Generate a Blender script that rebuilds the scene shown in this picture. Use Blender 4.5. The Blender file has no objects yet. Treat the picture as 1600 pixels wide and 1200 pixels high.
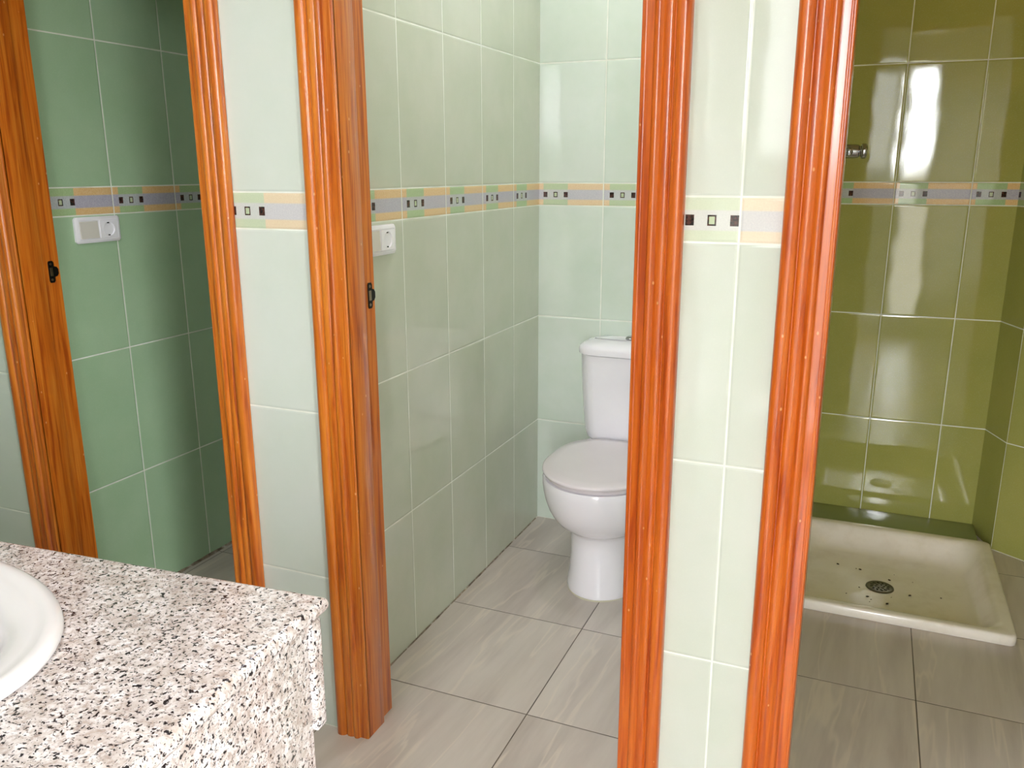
import bpy, bmesh, math, random
from mathutils import Vector, Matrix
random.seed(7)
C = bpy.context.scene.collection
PI = math.pi
# ------------------------------------------------------------------ camera
FPX = 1314.44
cam_d = bpy.data.cameras.new('camera')
cam = bpy.data.objects.new('camera', cam_d)
C.objects.link(cam)
cam_d.sensor_fit = 'HORIZONTAL'
cam_d.sensor_width = 36.0
cam_d.lens = 36.0 * FPX / 1600.0
cam_d.clip_start = 0.01
rt = Vector((0.92098414, 0.38959547, -0.00189256))
up = Vector((-0.09425576, 0.22752404, 0.96920001))
fw = Vector((-0.37802653, 0.89243946, -0.24626765))
M = Matrix.Identity(4)
for i in range(3):
    M[i][0], M[i][1], M[i][2] = rt[i], up[i], -fw[i]
M.translation = Vector((1.1483, -1.4809, 1.3216))
cam.matrix_world = M
bpy.context.scene.camera = cam

# ------------------------------------------------------------------ constants (metres)
TW = 0.2448                 # wall tile width
BH = 0.0776                 # listello height
Z1 = 1.2                    # bottom of the listello
Z2 = Z1 + BH
CEIL = 2.50
XM = 0.036                  # toilet stall, left wall
XMR = 0.855                 # toilet stall, right wall
XL = -0.911                 # left stall, left wall
XLR = -0.050
XS = 0.945                  # shower stall, left wall
YB = 1.3974                 # toilet stall, back wall
YS = 1.9007                 # shower, back wall
WT = 0.105                  # thickness of front wall
OPEN = [(-0.826, -0.217), (0.150, 0.761), (1.095, 1.705)]   # clear door openings
HEAD = 2.03

# ------------------------------------------------------------------ node helper
def srgb(r, g, b):
    f = lambda c: (c/255/12.92) if c/255 <= 0.04045 else ((c/255+0.055)/1.055)**2.4
    return (f(r), f(g), f(b), 1.0)

class N:
    def __init__(s, name):
        s.m = bpy.data.materials.new(name); s.m.use_nodes = True
        s.t = s.m.node_tree; s.t.nodes.clear()
        s.out = s.t.nodes.new('ShaderNodeOutputMaterial')
        s.b = s.t.nodes.new('ShaderNodeBsdfPrincipled')
        s.t.links.new(s.b.outputs[0], s.out.inputs[0])
    def put(s, sock, v):
        if v is None: return
        if isinstance(v, bpy.types.NodeSocket): s.t.links.new(v, sock)
        else:
            try: sock.default_value = v
            except Exception: sock.default_value = tuple(v)[:3]
    def node(s, typ, **kw):
        n = s.t.nodes.new(typ)
        for k, v in kw.items(): setattr(n, k, v)
        return n
    def math(s, op, a, b=None, c=None, clamp=False):
        n = s.node('ShaderNodeMath', operation=op, use_clamp=clamp)
        for i, v in enumerate((a, b, c)): s.put(n.inputs[i], v) if v is not None else None
        return n.outputs[0]
    def vmath(s, op, a, b=None, scale=None):
        n = s.node('ShaderNodeVectorMath', operation=op)
        s.put(n.inputs[0], a)
        if b is not None: s.put(n.inputs[1], b)
        if scale is not None: s.put(n.inputs['Scale'], scale)
        return n.outputs['Value'] if op in ('DOT_PRODUCT', 'LENGTH') else n.outputs['Vector']
    def pos(s): return s.node('ShaderNodeNewGeometry').outputs['Position']
    def obj(s): return s.node('ShaderNodeTexCoord').outputs['Object']
    def xyz(s, v):
        n = s.node('ShaderNodeSeparateXYZ'); s.put(n.inputs[0], v); return n.outputs
    def comb(s, x, y, z):
        n = s.node('ShaderNodeCombineXYZ')
        for i, v in enumerate((x, y, z)): s.put(n.inputs[i], v)
        return n.outputs[0]
    def noise(s, vec, scale, detail=3, rough=.5, dist=0, color=False):
        n = s.node('ShaderNodeTexNoise'); s.put(n.inputs['Vector'], vec); s.put(n.inputs['Scale'], scale)
        s.put(n.inputs['Detail'], detail); s.put(n.inputs['Roughness'], rough); s.put(n.inputs['Distortion'], dist)
        return n.outputs['Color' if color else 'Fac']
    def voro(s, vec, scale, feature='F1', out='Distance', rnd=1.0):
        n = s.node('ShaderNodeTexVoronoi', feature=feature); s.put(n.inputs['Vector'], vec); s.put(n.inputs['Scale'], scale)
        s.put(n.inputs['Randomness'], rnd)
        return n.outputs[out]
    def ramp(s, fac, stops, interp='LINEAR'):
        n = s.node('ShaderNodeValToRGB'); n.color_ramp.interpolation = interp
        e = n.color_ramp.elements
        while len(e) < len(stops): e.new(0.5)
        for q, (p, c) in zip(e, stops): q.position = p; q.color = c if len(c) == 4 else (*c, 1)
        s.put(n.inputs[0], fac); return n.outputs[0]
    def mapr(s, v, a, b, c=0., d=1., smooth=False):
        n = s.node('ShaderNodeMapRange'); n.clamp = True
        if smooth: n.interpolation_type = 'SMOOTHSTEP'
        for i, x in enumerate((v, a, b, c, d)): s.put(n.inputs[i], x)
        return n.outputs[0]
    def mix(s, f, a, b, blend='MIX'):
        n = s.node('ShaderNodeMix', data_type='RGBA', blend_type=blend)
        s.put(n.inputs[0], f); s.put(n.inputs[6], a); s.put(n.inputs[7], b); return n.outputs[2]
    def bump(s, h, strength=.3, dist=.01, normal=None):
        n = s.node('ShaderNodeBump'); s.put(n.inputs['Height'], h); n.inputs['Strength'].default_value = strength
        n.inputs['Distance'].default_value = dist
        if normal is not None: s.put(n.inputs['Normal'], normal)
        return n.outputs[0]
    def bsdf(s, **kw):
        for k, v in kw.items(): s.put(s.b.inputs[k.replace('_', ' ')], v)
        return s.m

# ------------------------------------------------------------------ materials
def tile_mat(name, direction, u0, g0, light_tint=(1, 1, 1), seed=0.0, base_a=(208, 217, 199), base_b=(198, 211, 189), pale=0.0):
    """Glossy pale green wall tile with white grout and a printed border course at 1.2 m.
    u runs along the wall; u0 = position of one vertical joint, g0 = where a green stretch of the border begins."""
    n = N(name)
    P = n.pos()
    u = n.vmath('DOT_PRODUCT', P, (direction[0], direction[1], 0))
    z = n.xyz(P)['Z']
    above = n.math('GREATER_THAN', z, (Z1+Z2)/2)
    d1 = n.math('PINGPONG', z, .2)
    d2 = n.math('PINGPONG', n.math('SUBTRACT', z, Z2-4.0), .2)
    dz = n.math('ADD', n.math('MULTIPLY', d2, above), n.math('MULTIPLY', d1, n.math('SUBTRACT', 1., above)))
    uu = n.math('SUBTRACT', u, u0-20*TW)
    du = n.math('PINGPONG', uu, TW/2)
    d = n.math('MINIMUM', dz, du)
    grout = n.mapr(d, .0013, .0022, 1., 0.)
    # tile id
    iu = n.math('FLOOR', n.math('DIVIDE', uu, TW))
    zz = n.math('ADD', z, n.math('MULTIPLY', above, .4-BH))
    iz = n.math('FLOOR', n.math('DIVIDE', zz, .4))
    wn = n.node('ShaderNodeTexWhiteNoise', noise_dimensions='3D')
    n.put(wn.inputs['Vector'], n.comb(iu, iz, seed))
    # field colour
    var = n.noise(n.vmath('ADD', P, n.vmath('SCALE', wn.outputs['Color'], scale=3.)), 5.0, 4, .6)
    a = tuple(x*t for x, t in zip(srgb(*base_a)[:3], light_tint)); b = tuple(x*t for x, t in zip(srgb(*base_b)[:3], light_tint))  # tint puts each stall's light into the tile colour
    field = n.ramp(var, [(.35, a), (.68, b)])
    speck = n.noise(P, 420, 2, .7)
    field = n.mix(n.mapr(speck, .56, .7, 0, .12), field, srgb(232, 236, 220))
    # border course
    zc = n.math('ABSOLUTE', n.math('SUBTRACT', z, (Z1+Z2)/2-.001))
    inb = n.math('LESS_THAN', zc, BH/2)
    p = n.math('MODULO', n.math('SUBTRACT', u, g0-20*TW), TW)
    isg = n.math('LESS_THAN', p, .0915)
    sp2 = n.mapr(n.noise(P, 330, 2, .8), .3, .7)
    green = n.mix(sp2, srgb(166, 194, 140), srgb(184, 208, 158))
    yellow = n.mix(sp2, srgb(226, 184, 122), srgb(240, 210, 160))
    lav = n.mix(sp2, srgb(172, 168, 190), srgb(204, 202, 212))
    lavp = n.mix(sp2, srgb(178, 184, 188), srgb(206, 210, 210))
    outer = n.mix(isg, yellow, green)
    strip = n.mix(isg, lav, lavp)
    band = n.mix(n.mapr(zc, .0155, .0185, 1., 0.), outer, strip)
    hz = n.math('LESS_THAN', zc, .0092)
    def mark(c, hw):
        return n.math('LESS_THAN', n.math('ABSOLUTE', n.math('SUBTRACT', p, c)), hw)
    side = n.math('MULTIPLY', n.math('MAXIMUM', mark(.0078, .0075), mark(.0842, .0075)), hz)
    midq = n.math('MULTIPLY', mark(.0458, .0075), hz)
    midi = n.math('MULTIPLY', mark(.0458, .0048), n.math('LESS_THAN', zc, .0064))
    ring = n.math('SUBTRACT', midq, midi)
    marks = n.math('MULTIPLY', n.math('MAXIMUM', side, ring), inb)
    dark = n.mix(n.mapr(n.noise(P, 160, 1), .4, .65), srgb(38, 30, 30), srgb(92, 58, 52))
    if pale: band = n.mix(pale, band, srgb(226, 224, 214))  # border faded towards white, as strong light would wash it out
    band = n.mix(n.math('MULTIPLY', midi, inb), band, srgb(190, 202, 168))
    col = n.mix(inb, field, band)
    col = n.mix(marks, col, dark)
    gc = n.mix(n.mapr(n.noise(P, 12, 3), .35, .75), srgb(246, 248, 240), srgb(218, 221, 206))
    col = n.mix(grout, col, gc)
    # relief: cushion edge, slight waviness, each tile set a hair off plane
    tilt = n.vmath('SCALE', n.vmath('SUBTRACT', wn.outputs['Color'], (.5, .5, .5)), scale=.022)
    nn = n.vmath('NORMALIZE', n.vmath('ADD', n.node('ShaderNodeNewGeometry').outputs['Normal'], tilt))
    edge = n.mapr(d, .0008, .006, 0., 1., True)
    h = n.math('ADD', n.math('MULTIPLY', edge, .0009), n.math('MULTIPLY', n.noise(P, 6, 1), .0009))
    h = n.math('ADD', h, n.math('MULTIPLY', n.noise(P, 230, 2), .00003))
    h = n.math('ADD', h, n.math('MULTIPLY', n.math('MULTIPLY', n.math('MAXIMUM', side, ring), inb), .0006))
    bmp = n.bump(h, .8, 1.0, nn)
    rough = n.mix(grout, (.028,)*3+(1,), (.7,)*3+(1,))
    return n.bsdf(Base_Color=col, Roughness=rough, Normal=bmp, Specular_IOR_Level=.6)

def wood_mat(name, along='z', red=0.0):
    n = N(name)
    P = n.obj()
    off = n.math('MULTIPLY', n.node('ShaderNodeObjectInfo').outputs['Random'], 37.)
    sc = (1, 1, .045) if along == 'z' else (.045, 1, 1)
    V = n.vmath('ADD', n.vmath('MULTIPLY', P, sc), n.comb(off, off, off))
    warp = n.noise(V, 9, 2, .5)
    V2 = n.vmath('ADD', V, n.vmath('SCALE', n.comb(warp, warp, 0.), scale=.05))
    rings = n.noise(V2, 85, 3, .55, .5)
    fine = n.noise(n.vmath('MULTIPLY', V2, (1, 1, .35)), 420, 2, .6)
    big = n.noise(V, 14, 2, .5)
    lo, mi, hi = (srgb(166, 74, 12), srgb(202, 106, 24), srgb(216, 128, 40)) if red < .5 else (srgb(164, 62, 6), srgb(194, 88, 14), srgb(206, 104, 24))
    col = n.ramp(rings, [(.34, lo), (.47, mi), (.66, hi)])
    col = n.mix(n.mapr(fine, .50, .72, 0, .42), col, srgb(150, 58, 8))
    col = n.mix(n.mapr(big, .55, .75, 0, .35), col, lo)
    # a few knots and pale pores
    kv = n.vmath('ADD', n.vmath('MULTIPLY', P, (1, 1, .33) if along == 'z' else (.33, 1, 1)), n.comb(off, off, off))
    kn = n.voro(kv, 3.1)
    col = n.mix(n.mapr(kn, .03, .10, .75, 0., True), col, srgb(120, 44, 14))
    pore = n.voro(n.vmath('MULTIPLY', P, (1, 1, .6)), 34)
    col = n.mix(n.mapr(pore, .045, .075, .55, 0.), col, srgb(246, 190, 130))
    h = n.math('ADD', n.math('MULTIPLY', rings, .0007), n.math('MULTIPLY', fine, .00025))
    return n.bsdf(Base_Color=col, Roughness=.30, Normal=n.bump(h, .25, 1.0), Coat_Weight=.6, Coat_Roughness=.13, Specular_IOR_Level=.4)

def floor_mat():
    n = N('greige_floor_tile')
    P = n.pos(); o = n.xyz(P)
    ux = n.math('SUBTRACT', o['X'], .4633-9.0); uy = n.math('SUBTRACT', o['Y'], .2258-4.398*2)
    d = n.math('MINIMUM', n.math('PINGPONG', ux, .225), n.math('PINGPONG', uy, .2199))
    gr = n.mapr(d, .0010, .0018, 1., 0.)
    wn = n.node('ShaderNodeTexWhiteNoise', noise_dimensions='3D')
    n.put(wn.inputs['Vector'], n.comb(n.math('FLOOR', n.math('DIVIDE', ux, .45)), n.math('FLOOR', n.math('DIVIDE', uy, .4398)), 3.))
    R = n.node('ShaderNodeVectorRotate'); R.rotation_type = 'Z_AXIS'; R.inputs['Angle'].default_value = .06
    n.put(R.inputs['Vector'], P)
    V = n.vmath('ADD', n.vmath('MULTIPLY', R.outputs[0], (1, .11, 1)), n.vmath('SCALE', wn.outputs['Color'], scale=5.))
    a = n.noise(V, 11, 5, .6, .25)
    v = n.noise(V, 7, 4, .55, .3)
    vein = n.mapr(n.math('ABSOLUTE', n.math('SUBTRACT', v, .5)), .0, .022, 1., 0., True)
    col = n.ramp(a, [(.3, srgb(184, 173, 166)), (.5, srgb(200, 190, 182)), (.72, srgb(211, 202, 194))])
    col = n.mix(n.math('MULTIPLY', vein, .45), col, srgb(224, 212, 198))
    v2 = n.noise(V, 16, 4, .6, .2)
    col = n.mix(n.mapr(v2, .58, .75, 0., .35), col, srgb(166, 154, 148))
    gk = n.mix(n.mapr(n.noise(P, 9, 3), .4, .7), srgb(70, 60, 52), srgb(120, 104, 88))
    col = n.mix(gr, col, gk)
    h = n.math('ADD', n.mapr(d, .0005, .003, 0., .001), n.math('MULTIPLY', n.noise(P, 8, 2), .0006))
    return n.bsdf(Base_Color=col, Roughness=.28, Normal=n.bump(h, .6, 1.0), Specular_IOR_Level=.45)

def granite_mat():
    n = N('speckled_granite')
    P = n.obj()
    w = n.noise(P, 60, 2, .5, color=True)
    V = n.vmath('ADD', P, n.vmath('SCALE', n.vmath('SUBTRACT', w, (.5,)*3), scale=.010))
    a = n.noise(V, 120, 3, .65)
    col = n.ramp(a, [(.32, srgb(164, 148, 140)), (.43, srgb(198, 188, 183)), (.58, srgb(224, 219, 219))])
    col = n.mix(n.mapr(n.noise(V, 38, 3, .6), .42, .64, 0., .6), col, srgb(170, 154, 144))
    g = n.noise(V, 150, 3, .6)
    col = n.mix(n.mapr(g, .56, .66, 0., .75), col, srgb(158, 144, 138))
    S = n.vmath('MULTIPLY', V, (1, 1.0, 1))
    dk = n.noise(n.vmath('ADD', S, (3, 7, 1)), 215, 3, .55)
    col = n.mix(n.mapr(dk, .578, .612), col, srgb(38, 34, 38))
    dk2 = n.noise(n.vmath('ADD', S, (9, 2, 5)), 360, 2, .5)
    col = n.mix(n.mapr(dk2, .625, .67, 0., .85), col, srgb(60, 52, 54))
    return n.bsdf(Base_Color=col, Roughness=.16, Specular_IOR_Level=.5)

def plain(name, col, rough=.4, metal=0., bump=None, **kw):
    n = N(name)
    c = n.mix(n.mapr(n.noise(n.obj(), 7, 3), .3, .7), srgb(*col), tuple(x*.96 for x in srgb(*col)[:3])+(1,))
    b = None
    if bump: b = n.bump(n.math('MULTIPLY', n.noise(n.obj(), bump[0], 3), bump[1]), .5, 1.)
    return n.bsdf(Base_Color=c, Roughness=rough, Metallic=metal, Normal=b, **kw)

def tray_mat():
    n = N('tray_enamel')
    P = n.obj()
    st = n.noise(P, 9, 5, .65)
    c = n.mix(n.mapr(st, .48, .75, 0, .5), srgb(244, 236, 226), srgb(214, 202, 180))
    return n.bsdf(Base_Color=c, Roughness=.16, Specular_IOR_Level=.5, Coat_Weight=.2, Coat_Roughness=.06)

def glass_mat(name='window_glass', t_=1.0):
    n = N(name)
    t = n.node('ShaderNodeBsdfTransparent'); t.inputs[0].default_value = (t_, t_, t_, 1); g = n.node('ShaderNodeBsdfGlossy'); g.inputs['Roughness'].default_value = .02
    fr = n.node('ShaderNodeFresnel'); fr.inputs[0].default_value = 1.45
    mx = n.node('ShaderNodeMixShader')
    n.t.links.new(fr.outputs[0], mx.inputs[0]); n.t.links.new(t.outputs[0], mx.inputs[1]); n.t.links.new(g.outputs[0], mx.inputs[2])
    n.t.links.new(mx.outputs[0], n.out.inputs[0])
    return n.m

MT = {}
MT['front_left'] = tile_mat('tile_front_left', (1, 0), -.135, -.143, seed=1., base_a=(216, 222, 214), base_b=(210, 218, 207), pale=.45)  # border faded to stand for bright light on the pier
MT['front_right'] = tile_mat('tile_front_right', (1, 0), .940, .847, seed=2., base_a=(205, 209, 198), base_b=(200, 206, 192), pale=.6)  # border faded further, as if overexposed
MT['left_y'] = tile_mat('tile_left_stall', (0, 1), .3851, .4075, light_tint=(.68, .87, .69), seed=3.)  # cool dim light of the left stall put into the colour
MT['mid_y'] = tile_mat('tile_toilet_side', (0, 1), YB-.2354, .4530, light_tint=(1.0, .94, .96), pale=.12, seed=4.)
MT['mid_x'] = tile_mat('tile_toilet_back', (1, 0), XM+.2389, .0525, light_tint=(1.13, 1.12, 1.24), pale=.3, seed=5.)  # tint lifted: light reaching the back wall put into the colour
MT['sh_x'] = tile_mat('tile_shower_back', (1, 0), 1.2056, 1.2215, light_tint=(.66, .58, .20), seed=6.)  # tint puts the shower's warm olive light into the tiles
MT['sh_y'] = tile_mat('tile_shower_side', (0, 1), 1.62, 1.70, seed=7.)
MT['sh_d'] = tile_mat('tile_shower_chamfer', (.316, -.949), -1.31, -1.30, light_tint=(.66, .58, .20), seed=8.)  # same warm light in the tint
MT['sh_e'] = tile_mat('tile_shower_return', (.821, -.571), .351, .40, light_tint=(.66, .58, .20), seed=9.)  # warm light in the tint here too
MT['ledge'] = plain('ledge_tile', (136, 146, 98), .12, Specular_IOR_Level=.5)
MT['wood'] = wood_mat('varnished_pine', 'z', 0)
MT['wood_red'] = wood_mat('varnished_pine_redder', 'z', 1)
MT['wood_h'] = wood_mat('varnished_pine_crosswise', 'x', 0)
MT['floor'] = floor_mat()
MT['granite'] = granite_mat()
MT['ceramic'] = plain('white_ceramic', (246, 243, 250), .10, Specular_IOR_Level=.5, Coat_Weight=.3, Coat_Roughness=.04)
MT['basin'] = plain('basin_ceramic', (222, 218, 218), .12, Specular_IOR_Level=.5, Coat_Weight=.2, Coat_Roughness=.05)
MT['seat'] = plain('white_seat_plastic', (226, 218, 222), .16, Specular_IOR_Level=.5)
MT['plastic'] = plain('white_switch_plastic', (248, 247, 252), .32)
MT['plastic_cream'] = plain('rocker_plastic', (226, 222, 212), .35)
MT['chrome'] = plain('chrome', (176, 177, 180), .08, 1.0)
MT['steel_dark'] = plain('drain_steel', (120, 116, 108), .32, 1.0)
MT['black'] = plain('black_iron', (26, 22, 20), .38, .6)
MT['hole'] = plain('dark_hole', (10, 10, 10), .6)
MT['brass'] = plain('worn_latch_steel', (170, 150, 130), .3, 1.0)
MT['plaster'] = plain('warm_plaster', (240, 228, 196), .85, bump=(40, .0006))
MT['paint'] = plain('white_paint', (232, 232, 226), .7, bump=(40, .0004))
MT['alu'] = plain('white_aluminium', (235, 236, 238), .3)
MT['tray'] = tray_mat()
MT['glass'] = glass_mat(); MT['glass_dimmed'] = glass_mat('dimmed_glass', .38)  # second glass darkened to cut daylight and glare through the left pane
MT['silicone'] = plain('sealant', (206, 200, 178), .5)
def grime():
    n = N('grimy_joint'); P = n.obj()
    c = n.ramp(n.noise(P, 22, 4, .7), [(.38, srgb(96, 82, 68)), (.55, srgb(150, 136, 118)), (.68, srgb(205, 202, 190))])
    return n.bsdf(Base_Color=c, Roughness=.7)
MT['grime'] = grime()
MT['dirt'] = plain('dark_dirt', (60, 44, 28), .8)

# ------------------------------------------------------------------ mesh helpers
def link(name, bm, mats, parent=None, angle=35, smooth=True, loc=None):
    me = bpy.data.meshes.new(name)
    bmesh.ops.recalc_face_normals(bm, faces=bm.faces)
    bm.to_mesh(me); bm.free()
    for m in (mats if isinstance(mats, (list, tuple)) else [mats]): me.materials.append(m)
    if smooth:
        me.polygons.foreach_set('use_smooth', [True]*len(me.polygons))
        me.set_sharp_from_angle(angle=math.radians(angle))
    o = bpy.data.objects.new(name, me); C.objects.link(o)
    if parent is not None: o.parent = parent
    if loc is not None: o.location = loc
    return o
def empty(name, loc, rz=0):
    o = bpy.data.objects.new(name, None); C.objects.link(o)
    o.location = loc; o.rotation_euler = (0, 0, rz); o.empty_display_size = .1
    return o
def tag(o, label, cat, group=None, kind=None):
    o['label'] = label; o['category'] = cat
    if group: o['group'] = group
    if kind: o['kind'] = kind
    return o
def box(bm, a, b, bevel=0, seg=2, mat=0):
    vs = [bm.verts.new((x, y, z)) for x in (a[0], b[0]) for y in (a[1], b[1]) for z in (a[2], b[2])]
    idx = [(0, 1, 3, 2), (4, 6, 7, 5), (0, 4, 5, 1), (2, 3, 7, 6), (0, 2, 6, 4), (1, 5, 7, 3)]
    fs = [bm.faces.new([vs[i] for i in f]) for f in idx]
    for f in fs: f.material_index = mat
    if bevel:
        es = list({e for f in fs for e in f.edges})
        r = bmesh.ops.bevel(bm, geom=es, offset=bevel, segments=seg, profile=.5, affect='EDGES')
        for f in r['faces']: f.material_index = mat
    return fs
def loft(bm, rings, cap0=True, cap1=True, mat=0):
    R = [[bm.verts.new(p) for p in r] for r in rings]
    for a, b in zip(R, R[1:]):
        k = len(a)
        for i in range(k):
            f = bm.faces.new((a[i], a[(i+1) % k], b[(i+1) % k], b[i])); f.material_index = mat
    if cap0: bm.faces.new(R[0][::-1]).material_index = mat
    if cap1: bm.faces.new(R[-1]).material_index = mat
    return R
def prism(bm, pts, z0, z1):
    loft(bm, [[(x, y, z0) for x, y in pts], [(x, y, z1) for x, y in pts]])
def disc_lathe(bm, prof, center=(0, 0, 0), axis='z', n=32, cap0=True, cap1=True):
    rings = []
    for r, h in prof:
        ring = []
        for i in range(n):
            a = 2*PI*i/n; c, s = r*math.cos(a), r*math.sin(a)
            p = {'z': (c, s, h), 'x': (h, c, s), 'y': (c, h, s)}[axis]
            ring.append((p[0]+center[0], p[1]+center[1], p[2]+center[2]))
        rings.append(ring)
    loft(bm, rings, cap0, cap1)
def rrect(x0, y0, x1, y1, r, seg=8):
    pts = []
    for cx, cy, a0 in ((x1-r, y0+r, -PI/2), (x1-r, y1-r, 0), (x0+r, y1-r, PI/2), (x0+r, y0+r, PI)):
        for i in range(seg+1):
            a = a0+PI/2*i/seg; pts.append((cx+r*math.cos(a), cy+r*math.sin(a)))
    return pts

# ------------------------------------------------------------------ the room
S = dict(kind='structure')
# floor with a cut-out under the sunken shower tray
TX0, TX1, TY0, TY1 = XS+.001, 1.637, 1.043, 1.735
bm = bmesh.new()
for a, b in (((-2.2, -3.4), (2.4, TY0+.01)), ((-2.2, TY0+.01), (TX0+.012, 2.1)), ((TX1-.012, TY0+.01), (2.4, 2.1)), ((TX0+.012, TY1-.012), (TX1-.012, 2.1))):
    box(bm, (a[0], a[1], -.12), (b[0], b[1], 0.))
tag(link('floor', bm, MT['floor'], smooth=False), 'greige veined floor tiles with thin dark joints', 'floor', kind='structure')
bm = bmesh.new(); box(bm, (-2.2, -3.4, CEIL), (2.4, 2.1, CEIL+.1))
tag(link('ceiling', bm, MT['plaster'], smooth=False), 'warm cream ceiling over the washroom and stalls', 'ceiling', kind='structure')
# front wall: four piers and the strip above the doors
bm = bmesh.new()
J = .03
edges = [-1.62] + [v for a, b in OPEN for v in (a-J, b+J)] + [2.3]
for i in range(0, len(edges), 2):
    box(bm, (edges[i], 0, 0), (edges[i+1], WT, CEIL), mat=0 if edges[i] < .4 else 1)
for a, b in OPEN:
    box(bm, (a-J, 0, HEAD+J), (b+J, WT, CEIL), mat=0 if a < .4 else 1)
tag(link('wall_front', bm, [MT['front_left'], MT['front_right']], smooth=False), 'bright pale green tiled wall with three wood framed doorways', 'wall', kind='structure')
def wall(name, boxes, mats, label):
    bm = bmesh.new()
    for q in boxes: box(bm, q[0], q[1], mat=q[2] if len(q) > 2 else 0)
    return tag(link(name, bm, mats, smooth=False), label, 'wall', kind='structure')
wall('wall_left_stall', [((XL-.09, WT, 0), (XL, 1.50, CEIL))], MT['left_y'], 'dim green tiled wall inside the leftmost doorway')
wall('wall_left_stall_back', [((XL, 1.40, 0), (XLR, 1.50, CEIL))], MT['mid_x'], 'green tiled end wall of the leftmost stall')
wall('wall_toilet_left', [((XLR, WT, 0), (XM, 1.50, CEIL))], MT['mid_y'], 'glossy green tiled wall left of the toilet')
wall('wall_toilet_back', [((XM, YB, 0), (XMR, 1.50, CEIL))], MT['mid_x'], 'pale green tiled wall behind the toilet tank')
wall('wall_toilet_right', [((XMR, WT, 0), (XS, 2.0, CEIL))], MT['sh_y'], 'green tiled partition between toilet and shower')
wall('wall_shower_back', [((XS, YS, 0), (1.80, 2.0, CEIL))], MT['sh_x'], 'green tiled wall behind the shower tray, warm olive light put into its colour')
bm = bmesh.new()
prism(bm, [(1.595, YS), (1.645, 1.750), (1.72, 1.80), (1.70, YS)], 0, CEIL)
tag(link('wall_shower_corner', bm, MT['sh_d'], smooth=False), 'narrow slanting green tiled face at the shower corner', 'wall', kind='structure')
bm = bmesh.new()
prism(bm, [(1.645, 1.750), (1.755, 1.6735), (2.05, 1.468), (2.12, 1.56), (1.72, 1.85)], 0, CEIL)
tag(link('wall_shower_return', bm, MT['sh_e'], smooth=False), 'green tiled wall right of the shower tray', 'wall', kind='structure')
wall('wall_shower_right', [((2.04, WT, 0), (2.14, 1.50, CEIL))], MT['sh_y'], 'green tiled right side of the shower stall')
# washroom side (behind and beside the camera)
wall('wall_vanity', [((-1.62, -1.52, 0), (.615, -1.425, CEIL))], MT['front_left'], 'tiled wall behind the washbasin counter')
wall('wall_left', [((-1.72, -1.52, 0), (-1.62, WT, CEIL))], MT['left_y'], 'tiled left end wall of the washroom')
wall('wall_entry', [((.515, -2.45, 0), (.615, -1.52, CEIL))], MT['paint'], 'painted wall of the entry passage')
W1 = (.66, 1.52, .12, 2.18)       # glazed door at the end of the passage: x0 x1 z0 z1
YW = -2.45
wall('wall_back', [((.515, YW-.12, 0), (W1[0], YW, CEIL)), ((W1[1], YW-.12, 0), (2.40, YW, CEIL)), ((W1[0], YW-.12, 0), (W1[1], YW, W1[2])), ((W1[0], YW-.12, W1[3]), (W1[1], YW, CEIL))], MT['paint'], 'painted wall around the glazed opening')
W2 = (-2.32, -1.62, .55, 2.15)     # window in the right wall: y0 y1 z0 z1
XR = 2.30
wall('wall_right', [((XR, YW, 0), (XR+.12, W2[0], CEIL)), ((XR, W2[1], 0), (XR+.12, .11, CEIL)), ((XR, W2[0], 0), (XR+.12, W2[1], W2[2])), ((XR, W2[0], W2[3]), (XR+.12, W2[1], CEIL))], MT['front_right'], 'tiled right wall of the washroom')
def window(name, horiz, fixed, a0, a1, z0, z1, label, mull=None):
    t = .05
    def bx(bm, u0, u1, q0, q1, d0, d1, bevel=.004):
        if horiz: box(bm, (u0, fixed+d0, q0), (u1, fixed+d1, q1), bevel)
        else: box(bm, (fixed+d0, u0, q0), (fixed+d1, u1, q1), bevel)
    bm = bmesh.new()
    bx(bm, a0, a0+t, z0, z1, 0, .06); bx(bm, a1-t, a1, z0, z1, 0, .06)
    bx(bm, a0+t, a1-t, z0, z0+t, 0, .06); bx(bm, a0+t, a1-t, z1-t, z1, 0, .06)
    if mull: bx(bm, mull-.02, mull+.02, z0+t, z1-t, 0, .06)
    f = link(name, bm, MT['alu'])
    tag(f, label, 'window', kind='structure')
    spans = [(a0+t, mull-.02), (mull+.02, a1-t)] if mull else [(a0+t, a1-t)]
    for s0, s1 in spans:
        bm = bmesh.new(); bx(bm, s0, s1, z0+t, z1-t, .027, .033, 0)
        link('pane', bm, MT['glass_dimmed' if mull and s0 < mull-.1 else 'glass'], f, smooth=False)
    return f
window('window_1', True, YW-.08, *W1, 'tall glazed opening behind the photographer', mull=1.24)
window('window_2', False, XR+.02, *W2, 'window in the right washroom wall')

# ledge behind the tray
bm = bmesh.new(); box(bm, (XS, TY1+.001, 0), (1.600, YS-.0005, .028), .002)
tag(link('trim_1', bm, MT['ledge']), 'low dark green tiled ledge behind the shower tray', 'ledge', kind='structure')
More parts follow.
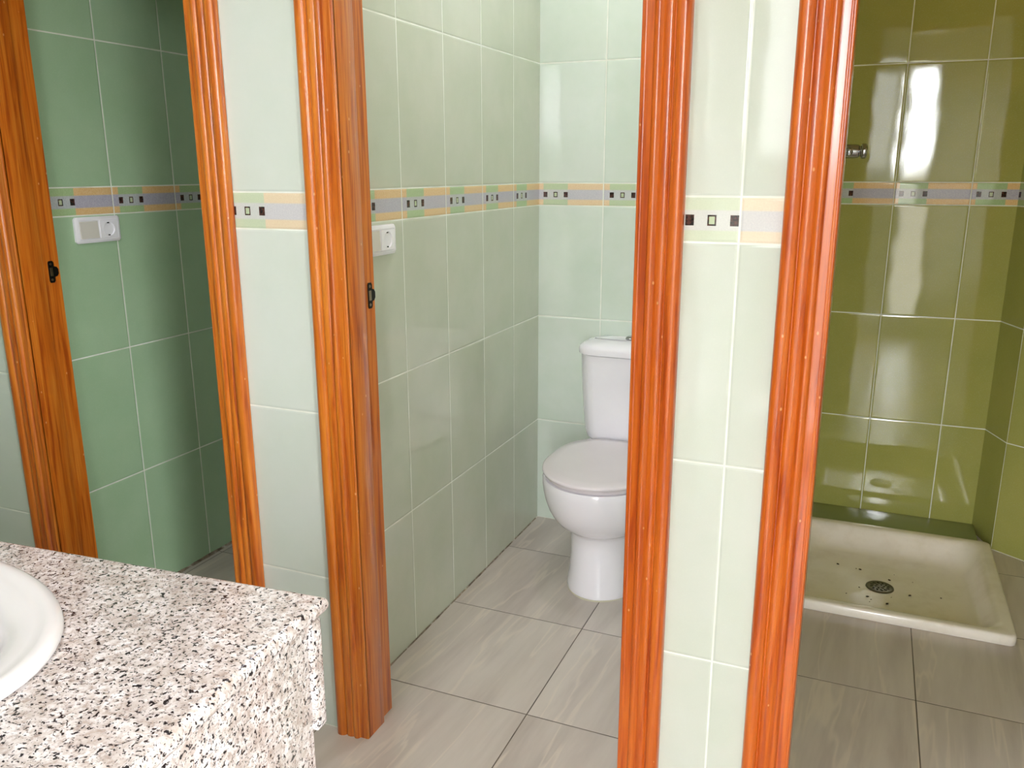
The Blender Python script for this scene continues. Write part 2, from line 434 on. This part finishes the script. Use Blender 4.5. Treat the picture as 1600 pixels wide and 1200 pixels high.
# joint line of dirty sealant along the wall foot
def sealant(name, a, b, label, r=.006, col='silicone'):
    bm = bmesh.new()
    d = (Vector(b)-Vector(a)); L = d.length; d.normalize(); s = Vector((-d.y, d.x, 0))
    rings = []
    k = max(2, int(L/.03))
    for i in range(k+1):
        p = Vector(a)+d*(L*i/k); rr = r*(.7+.6*random.random())
        rings.append([tuple(p-s*rr*.2), tuple(p+s*rr*1.0), tuple(p+s*rr*.6+Vector((0, 0, rr*.5))), tuple(p-s*rr*.2+Vector((0, 0, rr)))])
    loft(bm, rings)
    return tag(link(name, bm, MT[col]), label, 'joint', kind='structure')
sealant('trim_2', (XM, YB-.02, 0), (XM, WT+.02, 0), 'grimy joint at the foot of the toilet side wall', .0035, 'grime')
sealant('trim_3', (XL, 1.38, 0), (XL, WT+.02, 0), 'grimy joint at the foot of the left stall wall', .007, 'grime')

# ------------------------------------------------------------------ door frames
# casing profile: u from the door edge outwards, t = projection from the wall
PROF = [(0, .001), (0, .007), (.002, .009), (.018, .0095), (.0215, .010), (.0235, .0145), (.026, .017), (.030, .0180), (.034, .0172), (.0365, .0145),
        (.0385, .0135), (.041, .0150), (.046, .0168), (.052, .0168), (.0555, .0150), (.057, .0128), (.0585, .0128), (.060, .0160), (.0635, .0192), (.069, .0212),
        (.075, .0212), (.080, .0192), (.0835, .0155), (.085, .010), (.085, .001)]
def casing_bm(xedge, sgn, z0, z1):
    bm = bmesh.new()
    n = 24
    rings = [[(xedge+sgn*u, -t, z0+(z1-z0)*k/n) for u, t in PROF] for k in range(n+1)]
    # mitred top
    rings[-1] = [(xedge+sgn*u, -t, HEAD+u) for u, t in PROF]
    loft(bm, rings)
    return bm
def head_bm(x0, x1):
    bm = bmesh.new()
    loft(bm, [[(x0-u, -t, HEAD+u) for u, t in PROF], [(x1+u, -t, HEAD+u) for u, t in PROF]])
    return bm
def jamb_bm(x, sgn, z1):
    """sgn: +1 = the opening lies towards +x. Rebated on the stall side; rounded nose at the front."""
    bm = bmesh.new()
    pts = [(-J, WT+.008), (-J, .0), (-.006, -.0005), (-.003, -.004), (0, -.004)]
    pts = [(-J, .0005), (-.012, .0005), (-.012, -.0065), (-.0105, -.0085), (-.0075, -.0098), (-.004, -.0092), (-.0012, -.0070), (0, -.0035),
           (0, .062), (-.001, .064), (-.012, .064), (-.012, WT+.014), (-.014, WT+.016), (-J, WT+.016)]
    n = 24
    rings = [[(x+sgn*u, y, z1*k/n) for u, y in pts] for k in range(n+1)]
    loft(bm, rings)
    return bm
def strike(parent, x, z, yc):
    """black iron strike plate let into the rebate, with a lip, a latch hole and two screws"""
    bm = bmesh.new()
    pts = [(-.006, -.0285), (.005, -.0285), (.0085, -.024), (.0085, -.014), (.016, -.012), (.0205, -.006), (.0205, .006), (.016, .012), (.0085, .014), (.0085, .024), (.005, .0285), (-.006, .0285), (-.0085, .024), (-.0085, -.024)]
    R = loft(bm, [[(x, yc+a, z+b) for a, b in pts], [(x+.0016, yc+a, z+b) for a, b in pts]])
    pl = link('strike_plate', bm, MT['black'], parent); pl['label'] = 'black iron strike plate'
    bm = bmesh.new(); box(bm, (x+.0013, yc-.005, z-.011), (x+.0024, yc+.004, z+.011), .0004)
    q = link('latch_opening', bm, MT['brass'], pl); q['label'] = 'worn bright metal in the latch opening'
    for dz in (-.0205, .0205):
        bm = bmesh.new(); disc_lathe(bm, [(.0034, x+.001), (.0034, x+.0022), (.002, x+.0028)], (0, yc-.001, z+dz), 'x', 12)
        link('screw', bm, MT['brass'], pl)
    return pl
DL = ['orange pine door frame of the dim left stall, its foot hidden by the granite counter',
      'orange pine door frame of the toilet stall, in the middle of the three',
      'orange pine door frame of the shower stall beside the widest bright tiled pier']
for k, (a, b) in enumerate(OPEN):
    root = empty('door_%d' % (k+1), ((a+b)/2, 0, 0))
    tag(root, DL[k], 'door frame', 'pine door frames of the three stalls', 'structure')
    off = Vector((-(a+b)/2, 0, 0))
    wl = MT['wood'] if k < 2 else MT['wood_red']
    wr = MT['wood'] if k == 0 else MT['wood_red']
    link('casing', casing_bm(a-.0, -1, 0, HEAD), wl, root, 40, loc=off)
    link('casing', casing_bm(b+.0, 1, 0, HEAD), wr, root, 40, loc=off)
    link('head_casing', head_bm(a, b), MT['wood_h'], root, 40, loc=off)
    link('jamb', jamb_bm(a, 1, HEAD), wl, root, 40, loc=off)
    link('jamb', jamb_bm(b, -1, HEAD), wr, root, 40, loc=off)
    bm = bmesh.new(); box(bm, (a-J, .001, HEAD), (b+J, WT+.012, HEAD+J), .002)
    link('head_jamb', bm, MT['wood_h'], root, loc=off)
    if k < 2:
        p = strike(root, a-.012, 1.064 if k == 0 else 1.054, .094 if k == 0 else .0995); p.location = off

# ------------------------------------------------------------------ socket and switch plates
def socket_unit(x, yc, zc, label):
    root = empty('switch_plate', (x, yc, zc))
    tag(root, label, 'socket', 'double switch and socket plates beside the doorways')
    W, H = .155, .073
    def oct_(w, h, c):
        return [(-w/2+c, -h/2), (w/2-c, -h/2), (w/2, -h/2+c), (w/2, h/2-c), (w/2-c, h/2), (-w/2+c, h/2), (-w/2, h/2-c), (-w/2, -h/2+c)]
    bm = bmesh.new()
    rings = [[(0, y, z) for y, z in oct_(W, H, .006)], [(.006, y, z) for y, z in oct_(W, H, .006)], [(.010, y, z) for y, z in oct_(W-.010, H-.010, .005)],
             [(.0105, y, z) for y, z in oct_(W-.022, H-.020, .002)], [(.0085, y, z) for y, z in oct_(W-.024, H-.022, .002)]]
    loft(bm, rings)
    link('frame', bm, MT['plastic'], root, 30)
    bm = bmesh.new()
    # rocker, slightly rocked in
    y0, y1 = -.064, -.002
    v = [(.0080, y0, -.024), (.0080, y1, -.024), (.0080, y1, .024), (.0080, y0, .024)]
    w_ = [(.0125, y0+.001, -.0235), (.0125, y1-.001, -.0235), (.0105, y1-.001, .0235), (.0105, y0+.001, .0235)]
    loft(bm, [v, w_])
    r = link('rocker', bm, MT['plastic_cream'], root, 30); r['label'] = 'cream coloured rocker switch'
    # schuko socket
    cy = .034
    bm = bmesh.new()
    sq = [(cy-.030, -.0245), (cy+.030, -.0245), (cy+.030, .0245), (cy-.030, .0245)]
    n = 32
    def sqp(i, s=1.):
        a = 2*PI*i/n+PI/4
        c, sn = math.cos(a), math.sin(a); m = max(abs(c), abs(sn)); return (cy+.030*s*c/m, .0245*s*sn/m)
    ring = lambda r, xx: [(xx, cy+r*math.cos(2*PI*i/n+PI/4), r*math.sin(2*PI*i/n+PI/4)) for i in range(n)]
    loft(bm, [[(.008, *sqp(i)) for i in range(n)], [(.0115, *sqp(i)) for i in range(n)], ring(.0215, .0118), ring(.0200, .0122), ring(.0190, .0110), ring(.0182, .0030), ])
    s = link('socket', bm, MT['plastic'], root, 30)
    for dy in (-.0095, .0095):
        bm = bmesh.new(); disc_lathe(bm, [(.0024, .0031), (.0024, .0036)], (0, cy+dy, 0), 'x', 12)
        link('pin_hole', bm, MT['hole'], s)
    for sz in (-1, 1):
        bm = bmesh.new(); box(bm, (.0035, cy-.0028, sz*.0182-.0022), (.0112, cy+.0028, sz*.0182+.0022), .0005)
        link('earth_clip', bm, MT['black'], s)
    for sy in (-1, 1):
        bm = bmesh.new(); box(bm, (.0035, cy+sy*.0182-.001, -.0022), (.0105, cy+sy*.0182+.001, .0022))
        link('guide_rib', bm, MT['plastic'], s)
    return root
socket_unit(XL, .3165, 1.159, 'white double switch and socket plate in the dim left stall, fully in view')
socket_unit(XM, .302, 1.156, 'white socket plate left of the toilet, half hidden by the pine jamb')

# ------------------------------------------------------------------ toilet
TXc = .432
def egg(xh, yf, yb, z, n=48, back=2.6, front=2.05, yc=None):
    """plan outline: rounded nose towards -y, squarer towards the wall"""
    if yc is None: yc = yf+(yb-yf)*.46
    pts = []
    for i in range(n):
        a = 2*PI*i/n
        c, s = math.cos(a), math.sin(a)
        e = front if s < 0 else back
        x = xh*math.copysign(abs(c)**(2/e), c)
        y = (yc-yf)*math.copysign(abs(s)**(2/e), s) if s < 0 else (yb-yc)*abs(s)**(2/e)
        pts.append((x, yc+y, z))
    return pts
toilet = empty('toilet', (TXc, 1.05, 0))
tag(toilet, 'white close-coupled toilet with lid down, partly behind the pine casing', 'toilet')
TOFF = Vector((0, -1.05, 0))
bm = bmesh.new()
sec = [(0.000, .1140, .838, 1.215), (.006, .1160, .836, 1.22), (.020, .1150, .838, 1.22), (.060, .1090, .845, 1.22), (.120, .1050, .850, 1.22), (.170, .1055, .848, 1.22),
       (.200, .1080, .842, 1.23), (.210, .1130, .836, 1.24), (.220, .1260, .820, 1.25), (.236, .1430, .798, 1.27), (.258, .1580, .777, 1.29), (.285, .1705, .758, 1.31), (.315, .1795, .744, 1.33),
       (.345, .1850, .734, 1.35), (.372, .1875, .729, 1.37), (.388, .1875, .729, 1.378), (.394, .1845, .732, 1.378)]
loft(bm, [egg(xh, yf, yb, z, yc=(.955 if z > .22 else .985)) for z, xh, yf, yb in sec])
link('bowl', bm, MT['ceramic'], toilet, 50, loc=TOFF)
bm = bmesh.new()
loft(bm, [egg(.172, .744, 1.165, .3935, yc=.955), egg(.1755, .740, 1.17, .396, yc=.955), egg(.1755, .740, 1.17, .405, yc=.955), egg(.172, .744, 1.168, .4075, yc=.955)])
link('seat', bm, MT['seat'], toilet, 50, loc=TOFF)
bm = bmesh.new()
loft(bm, [egg(.181, .730, 1.190, .4095, back=2.9, yc=.955), egg(.1865, .7245, 1.195, .4115, back=2.9, yc=.955), egg(.1880, .723, 1.197, .4155, back=2.9, yc=.955), egg(.1875, .7235, 1.197, .4195, back=2.9, yc=.955), egg(.182, .729, 1.192, .4235, back=2.9, yc=.955),
          egg(.150, .765, 1.16, .4265, back=2.6, yc=.955), egg(.09, .84, 1.10, .4285, back=2.4, yc=.955), egg(.03, .93, 1.0, .4290, back=2.2, yc=.955)])
lid = link('lid', bm, MT['seat'], toilet, 50, loc=TOFF); lid['label'] = 'closed greyish white lid'
for sx in (-.075, .075):
    bm = bmesh.new(); disc_lathe(bm, [(.010, sx-.02), (.012, sx-.017), (.012, sx+.017), (.010, sx+.02)], (0, 1.188, .404), 'x', 16)
    link('hinge', bm, MT['seat'], toilet, loc=TOFF)
def tank_ring(xh, y0, y1, z, r=.06, bow=.012, seg=8):
    pts = []
    for x, y in rrect(-xh, y0, xh, y1, r, seg):
        k = 1-(x/xh)**2
        yy = y-bow*k if y < (y0+y1)/2 else y
        pts.append((x, yy, z))
    return pts
bm = bmesh.new()
Y1t = YB-.004
tk = [(.402, .140, 1.225), (.404, .150, 1.220), (.414, .158, 1.216), (.44, .164, 1.212), (.52, .170, 1.207), (.62, .1755, 1.204), (.706, .178, 1.202), (.709, .178, 1.202)]
loft(bm, [tank_ring(xh, y0, Y1t, z) for z, xh, y0 in tk])
link('tank', bm, MT['ceramic'], toilet, 50, loc=TOFF)
bm = bmesh.new()
lidr = [(.7105, .180, 1.199), (.713, .1845, 1.195), (.728, .1855, 1.194), (.737, .183, 1.197), (.745, .172, 1.208), (.752, .145, 1.232), (.757, .095, 1.27), (.759, .03, 1.31)]
loft(bm, [tank_ring(xh, y0, min(Y1t, Y1t-.5*max(0, 1.5*(.185-xh)-.005)), z, min(.06, xh*.8), .012*xh/.18) for z, xh, y0 in lidr])
tl = link('tank_lid', bm, MT['ceramic'], toilet, 50, loc=TOFF)
bm = bmesh.new(); disc_lathe(bm, [(.024, .752), (.0245, .763), (.022, .766), (.0205, .7655), (.0195, .764), (.018, .769), (.008, .770)], (-.008, 1.29, 0), 'z', 28)
fb = link('flush_button', bm, MT['chrome'], tl); fb['label'] = 'small chrome flush button'
# sealant bead at the foot
bm = bmesh.new()
a = egg(.1135, .839, 1.215, .0005); b = egg(.121, .831, 1.222, .0005); c = egg(.117, .835, 1.22, .004)
loft(bm, [a, c, b])
link('base_seal', bm, MT['silicone'], toilet, loc=TOFF)

# ------------------------------------------------------------------ shower tray
tray = empty('shower_tray', ((TX0+TX1)/2, (TY0+TY1)/2, 0))
tag(tray, 'square white shower tray sunk in the floor of the right stall', 'shower tray')
SOFF = -tray.location
RZ = .034
def tr(ins, z, r, seg=8): return [(x, y, z) for x, y in rrect(TX0+ins, TY0+ins, TX1-ins, TY1-ins, r, seg)]
bm = bmesh.new()
DC = (1.283, 1.388)
def blend(t, z):
    A = tr(.115, 0, .07)
    return [(x+(DC[0]-x)*t, y+(DC[1]-y)*t, z) for x, y, _ in A]
circ = [(DC[0]+.040*math.cos(a), DC[1]+.040*math.sin(a)) for a in [math.atan2(y-DC[1], x-DC[0]) for x, y, _ in tr(.115, 0, .07)]]
rings = [tr(.025, .0015, .02), tr(.002, .0015, .02), tr(0, .004, .022), tr(0, RZ-.007, .022), tr(.0025, RZ-.002, .022), tr(.008, RZ, .022), tr(.028, RZ-.001, .035), tr(.036, RZ-.0035, .05), tr(.043, RZ-.011, .065),
         tr(.055, RZ-.030, .08), tr(.068, -.016, .085), tr(.080, -.030, .085), tr(.093, -.0385, .08), tr(.107, -.0425, .075), tr(.115, -.0435, .07)]
rings += [blend(.3, -.0455), blend(.6, -.0475), [(x, y, -.0495) for x, y in circ]]
loft(bm, rings, cap0=False)
link('tray_body', bm, MT['tray'], tray, 60, loc=SOFF)
bm = bmesh.new(); disc_lathe(bm, [(.0445, -.0488), (.0440, -.0462), (.0405, -.0450), (.0385, -.0458), (.010, -.0446)], (DC[0], DC[1], 0), 'z', 36)
dr = link('drain', bm, MT['steel_dark'], tray, loc=SOFF); dr['label'] = 'round dull steel drain grate'
for r, cnt, w, l in ((.013, 6, .0022, .008), (.026, 12, .0026, .010)):
    for i in range(cnt):
        a = 2*PI*i/cnt+.2
        bm = bmesh.new(); box(bm, (-l/2, -w, -.0006), (l/2, w, .0006))
        bmesh.ops.transform(bm, matrix=Matrix.Translation((DC[0]+r*math.cos(a), DC[1]+r*math.sin(a), -.0449))@Matrix.Rotation(a+.5, 4, 'Z'), verts=bm.verts)
        if r > .02: bmesh.ops.translate(bm, vec=(0, 0, -.0004), verts=bm.verts)
        h = link('slot', bm, MT['hole'], dr)
# crumbs of dirt in the tray
bm = bmesh.new()
for _ in range(15):
    a, r = random.uniform(-2.6, 3.0), abs(random.gauss(.05, .05))+.055
    x, y = DC[0]+r*math.cos(a)*1.2, DC[1]+r*math.sin(a)*.9
    s = random.choice((.0015, .002, .0025, .004))
    m = Matrix.Translation((x, y, -.0478+.02*r+s*.15))@Matrix.Rotation(random.random()*6, 4, 'Z')@Matrix.Diagonal((s*1.5, s, s*.5, 1))
    bmesh.ops.create_icosphere(bm, subdivisions=1, radius=1, matrix=m)
tag(link('dirt', bm, MT['dirt']), 'dark crumbs of dirt scattered around the tray drain', 'dirt', kind='stuff')

# ------------------------------------------------------------------ shower mixer on the left shower wall
mx = empty('shower_mixer', (XS, 1.40, 1.376))
tag(mx, 'small chrome shower mixer tap poking out past the pine casing', 'tap')
bm = bmesh.new()
disc_lathe(bm, [(.018, -.10), (.021, -.096), (.023, -.05), (.023, .05), (.021, .096), (.018, .10)], (.062, 0, 0), 'y', 24)
link('body', bm, MT['chrome'], mx)
for dy in (-.075, .075):
    bm = bmesh.new(); disc_lathe(bm, [(.034, -.0005), (.033, .006), (.02, .014), (.0145, .018), (.0145, .05)], (0, dy, 0), 'x', 24)
    link('wall_union', bm, MT['chrome'], mx)
bm = bmesh.new(); disc_lathe(bm, [(.0195, .07), (.0215, .095), (.0215, .130), (.0195, .140), (.016, .1425), (.0155, .1455)], (0, 0, 0), 'x', 28)
link('cartridge', bm, MT['chrome'], mx)
bm = bmesh.new(); disc_lathe(bm, [(.0185, .1455), (.0225, .148), (.0235, .153), (.0225, .160), (.018, .164), (.008, .1655)], (0, 0, 0), 'x', 28)
kb = link('handle', bm, MT['chrome'], mx)
bm = bmesh.new(); disc_lathe(bm, [(.012, -.018), (.0125, -.026), (.010, -.031), (.004, -.033)], (.112, 0, -.002), 'y', 20)
link('diverter_knob', bm, MT['chrome'], mx)

# ------------------------------------------------------------------ vanity counter (its back is to the camera's left, fronts face the stalls)
van = empty('vanity_counter', (.612, -.757, 0), math.radians(4.6))
tag(van, 'speckled granite vanity counter with a bullnose edge in the lower left', 'counter')
ZT = .85
VL, VD = 1.00, .58          # length to the left, depth towards the wall
BC = (-.489, -.263)         # basin centre in counter coordinates
BA, BB = .31, .205
def ell(a, b, z, n=64, ang=0): return [(BC[0]+a*math.cos(2*PI*i/n), BC[1]+b*math.sin(2*PI*i/n), z) for i in range(n)]
bm = bmesh.new()
n = 64
def rectring(ins, z):
    x0, x1, y0, y1 = -VL+ins, -ins, -VD+ins, -ins
    pts = []
    for i in range(n):
        a = 2*PI*i/n; c, s = math.cos(a), math.sin(a)
        tx = ((x1-BC[0])/c if c > 0 else (x0-BC[0])/c) if abs(c) > 1e-6 else 1e9
        ty = ((y1-BC[1])/s if s > 0 else (y0-BC[1])/s) if abs(s) > 1e-6 else 1e9
        t = min(tx, ty); pts.append([BC[0]+c*t, BC[1]+s*t, z])
    for (cx, cy) in ((x0, y0), (x0, y1), (x1, y0), (x1, y1)):   # snap nearest ring point to each corner
        q = min(pts, key=lambda p: (p[0]-cx)**2+(p[1]-cy)**2); q[0], q[1] = cx, cy
    return [tuple(p) for p in pts]
T = .022
rr = [ell(BA-.03, BB-.03, ZT), *[rectring(.010*(1-abs(math.cos(t))), ZT-T/2+T/2*math.sin(t)) for t in [PI/2*(1-k/6) for k in range(13)]], ell(BA-.03, BB-.03, ZT-T)]
R = loft(bm, rr, False, False)
for i in range(n):
    bm.faces.new((R[-1][i], R[-1][(i+1) % n], R[0][(i+1) % n], R[0][i]))
link('countertop', bm, MT['granite'], van, 40)
bm = bmesh.new(); box(bm, (-.032, -VD+.002, .0), (-.010, -.032, ZT-T-.0005), .0015)
link('side_panel', bm, MT['granite'], van)
bm = bmesh.new(); box(bm, (-VL+.05, -.0315, .690), (-.004, -.011, ZT-T-.0005), .003, 3)
link('apron', bm, MT['granite'], van)
bm = bmesh.new(); box(bm, (-VL+.02, -VD+.002, 0), (-VL+.042, -.034, ZT-T-.0005), .0015)
link('side_panel', bm, MT['granite'], van)
# basin
basin = empty('washbasin', (0, 0, 0)); basin.parent = None
mw = Matrix.Translation((.612, -.757, 0))@Matrix.Rotation(math.radians(4.6), 4, 'Z')
basin.matrix_world = mw@Matrix.Translation((BC[0], BC[1], ZT))
tag(basin, 'oval white ceramic washbasin set into the granite counter', 'washbasin')
bm = bmesh.new()
def e2(a, b, z): return [(a*math.cos(2*PI*i/72), b*math.sin(2*PI*i/72), z) for i in range(72)]
prof = [(-.040, -.010), (-.004, .0006), (-.001, .002), (0, .005), (-.0015, .009), (-.006, .0125), (-.012, .0140), (-.018, .0132), (-.022, .0118), (-.028, .0115), (-.040, .0105), (-.050, .007), (-.058, .000), (-.066, -.012), (-.076, -.035), (-.090, -.070), (-.112, -.105), (-.14, -.128), (-.165, -.135)]
rings = []
for o, z in prof:
    a, b = BA+o, max(.03, BB+o); rings.append(e2(a, b, z))
rings[0] = e2(BA-.034, BB-.034, .001)
rings.append(e2(.022, .022, -.139))
loft(bm, rings, False, True)
bs = link('bowl', bm, MT['basin'], basin, 60)
bm = bmesh.new(); disc_lathe(bm, [(.021, -.1385), (.0225, -.136), (.020, -.1345), (.006, -.1352)], (0, 0, 0), 'z', 24)
link('drain', bm, MT['chrome'], basin)

# ------------------------------------------------------------------ light
w = bpy.data.worlds.new('daylight'); bpy.context.scene.world = w
w.use_nodes = True
nt = w.node_tree; nt.nodes.clear()
o = nt.nodes.new('ShaderNodeOutputWorld'); bg = nt.nodes.new('ShaderNodeBackground')
tc = nt.nodes.new('ShaderNodeTexCoord'); sx = nt.nodes.new('ShaderNodeSeparateXYZ'); rp = nt.nodes.new('ShaderNodeValToRGB')
nt.links.new(tc.outputs['Generated'], sx.inputs[0]); nt.links.new(sx.outputs['Z'], rp.inputs[0])
e = rp.color_ramp.elements
e[0].position = 0.0; e[0].color = (.16, .155, .14, 1)
e[1].position = .02; e[1].color = (.95, .98, 1.0, 1)
nt.links.new(rp.outputs[0], bg.inputs[0]); bg.inputs[1].default_value = 22.0
nt.links.new(bg.outputs[0], o.inputs[0])
def portal(name, loc, rot, sx_, sy_):
    d = bpy.data.lights.new(name, 'AREA'); d.shape = 'RECTANGLE'; d.size = sx_; d.size_y = sy_
    d.cycles.is_portal = True
    q = bpy.data.objects.new(name, d); C.objects.link(q); q.location = loc; q.rotation_euler = rot
portal('daylight_portal', ((W1[0]+W1[1])/2, YW-.14, (W1[2]+W1[3])/2), (PI/2, 0, 0), W1[1]-W1[0], W1[3]-W1[2])
portal('daylight_portal', (XR+.14, (W2[0]+W2[1])/2, (W2[2]+W2[3])/2), (PI/2, 0, PI/2), W2[1]-W2[0], W2[3]-W2[2])
# round unseen lamps; counter and toilet stall ones added to fill in light
def unseen_lamp(x, y, power, color, label, r=.11):
    root = empty('unseen_lamp', (x, y, CEIL))
    tag(root, label, 'lamp')
    bm = bmesh.new(); disc_lathe(bm, [(r, -.001), (r, -.02), (r*.95, -.024)], n=32); link('base', bm, MT['alu'], root)
    n_ = N('lamp_globe_%d' % len(bpy.data.materials))
    n_.bsdf(Base_Color=(.9, .9, .85, 1), Roughness=.4)
    n_.put(n_.b.inputs['Emission Color'], (*color, 1)); n_.b.inputs['Emission Strength'].default_value = power
    bm = bmesh.new(); disc_lathe(bm, [(r*.9, -.0245), (r*.88, -.05), (r*.7, -.075), (r*.4, -.09), (r*.1, -.095)], n=32)
    link('lamp_globe', bm, n_.m, root)
unseen_lamp(1.70, 0.95, 8.5, (1, .66, .22), 'round warm ceiling lamp over the shower stall')
unseen_lamp(.22, -1.15, 18, (.95, .97, 1.08), 'round fill lamp added over the granite counter, out of view', .20)
unseen_lamp(0.44, .70, 30, (.98, .96, 1.10), 'round fill lamp added over the toilet stall, out of view')

vs = bpy.context.scene.view_settings
vs.view_transform = 'Standard'; vs.look = 'None'; vs.gamma = 1.0; vs.use_curve_mapping = False
vs.exposure = 0.92
cy = bpy.context.scene.cycles
cy.max_bounces = 10; cy.diffuse_bounces = 6; cy.glossy_bounces = 5; cy.transparent_max_bounces = 8
cy.use_denoising = True
cy.sample_clamp_indirect = 8.0
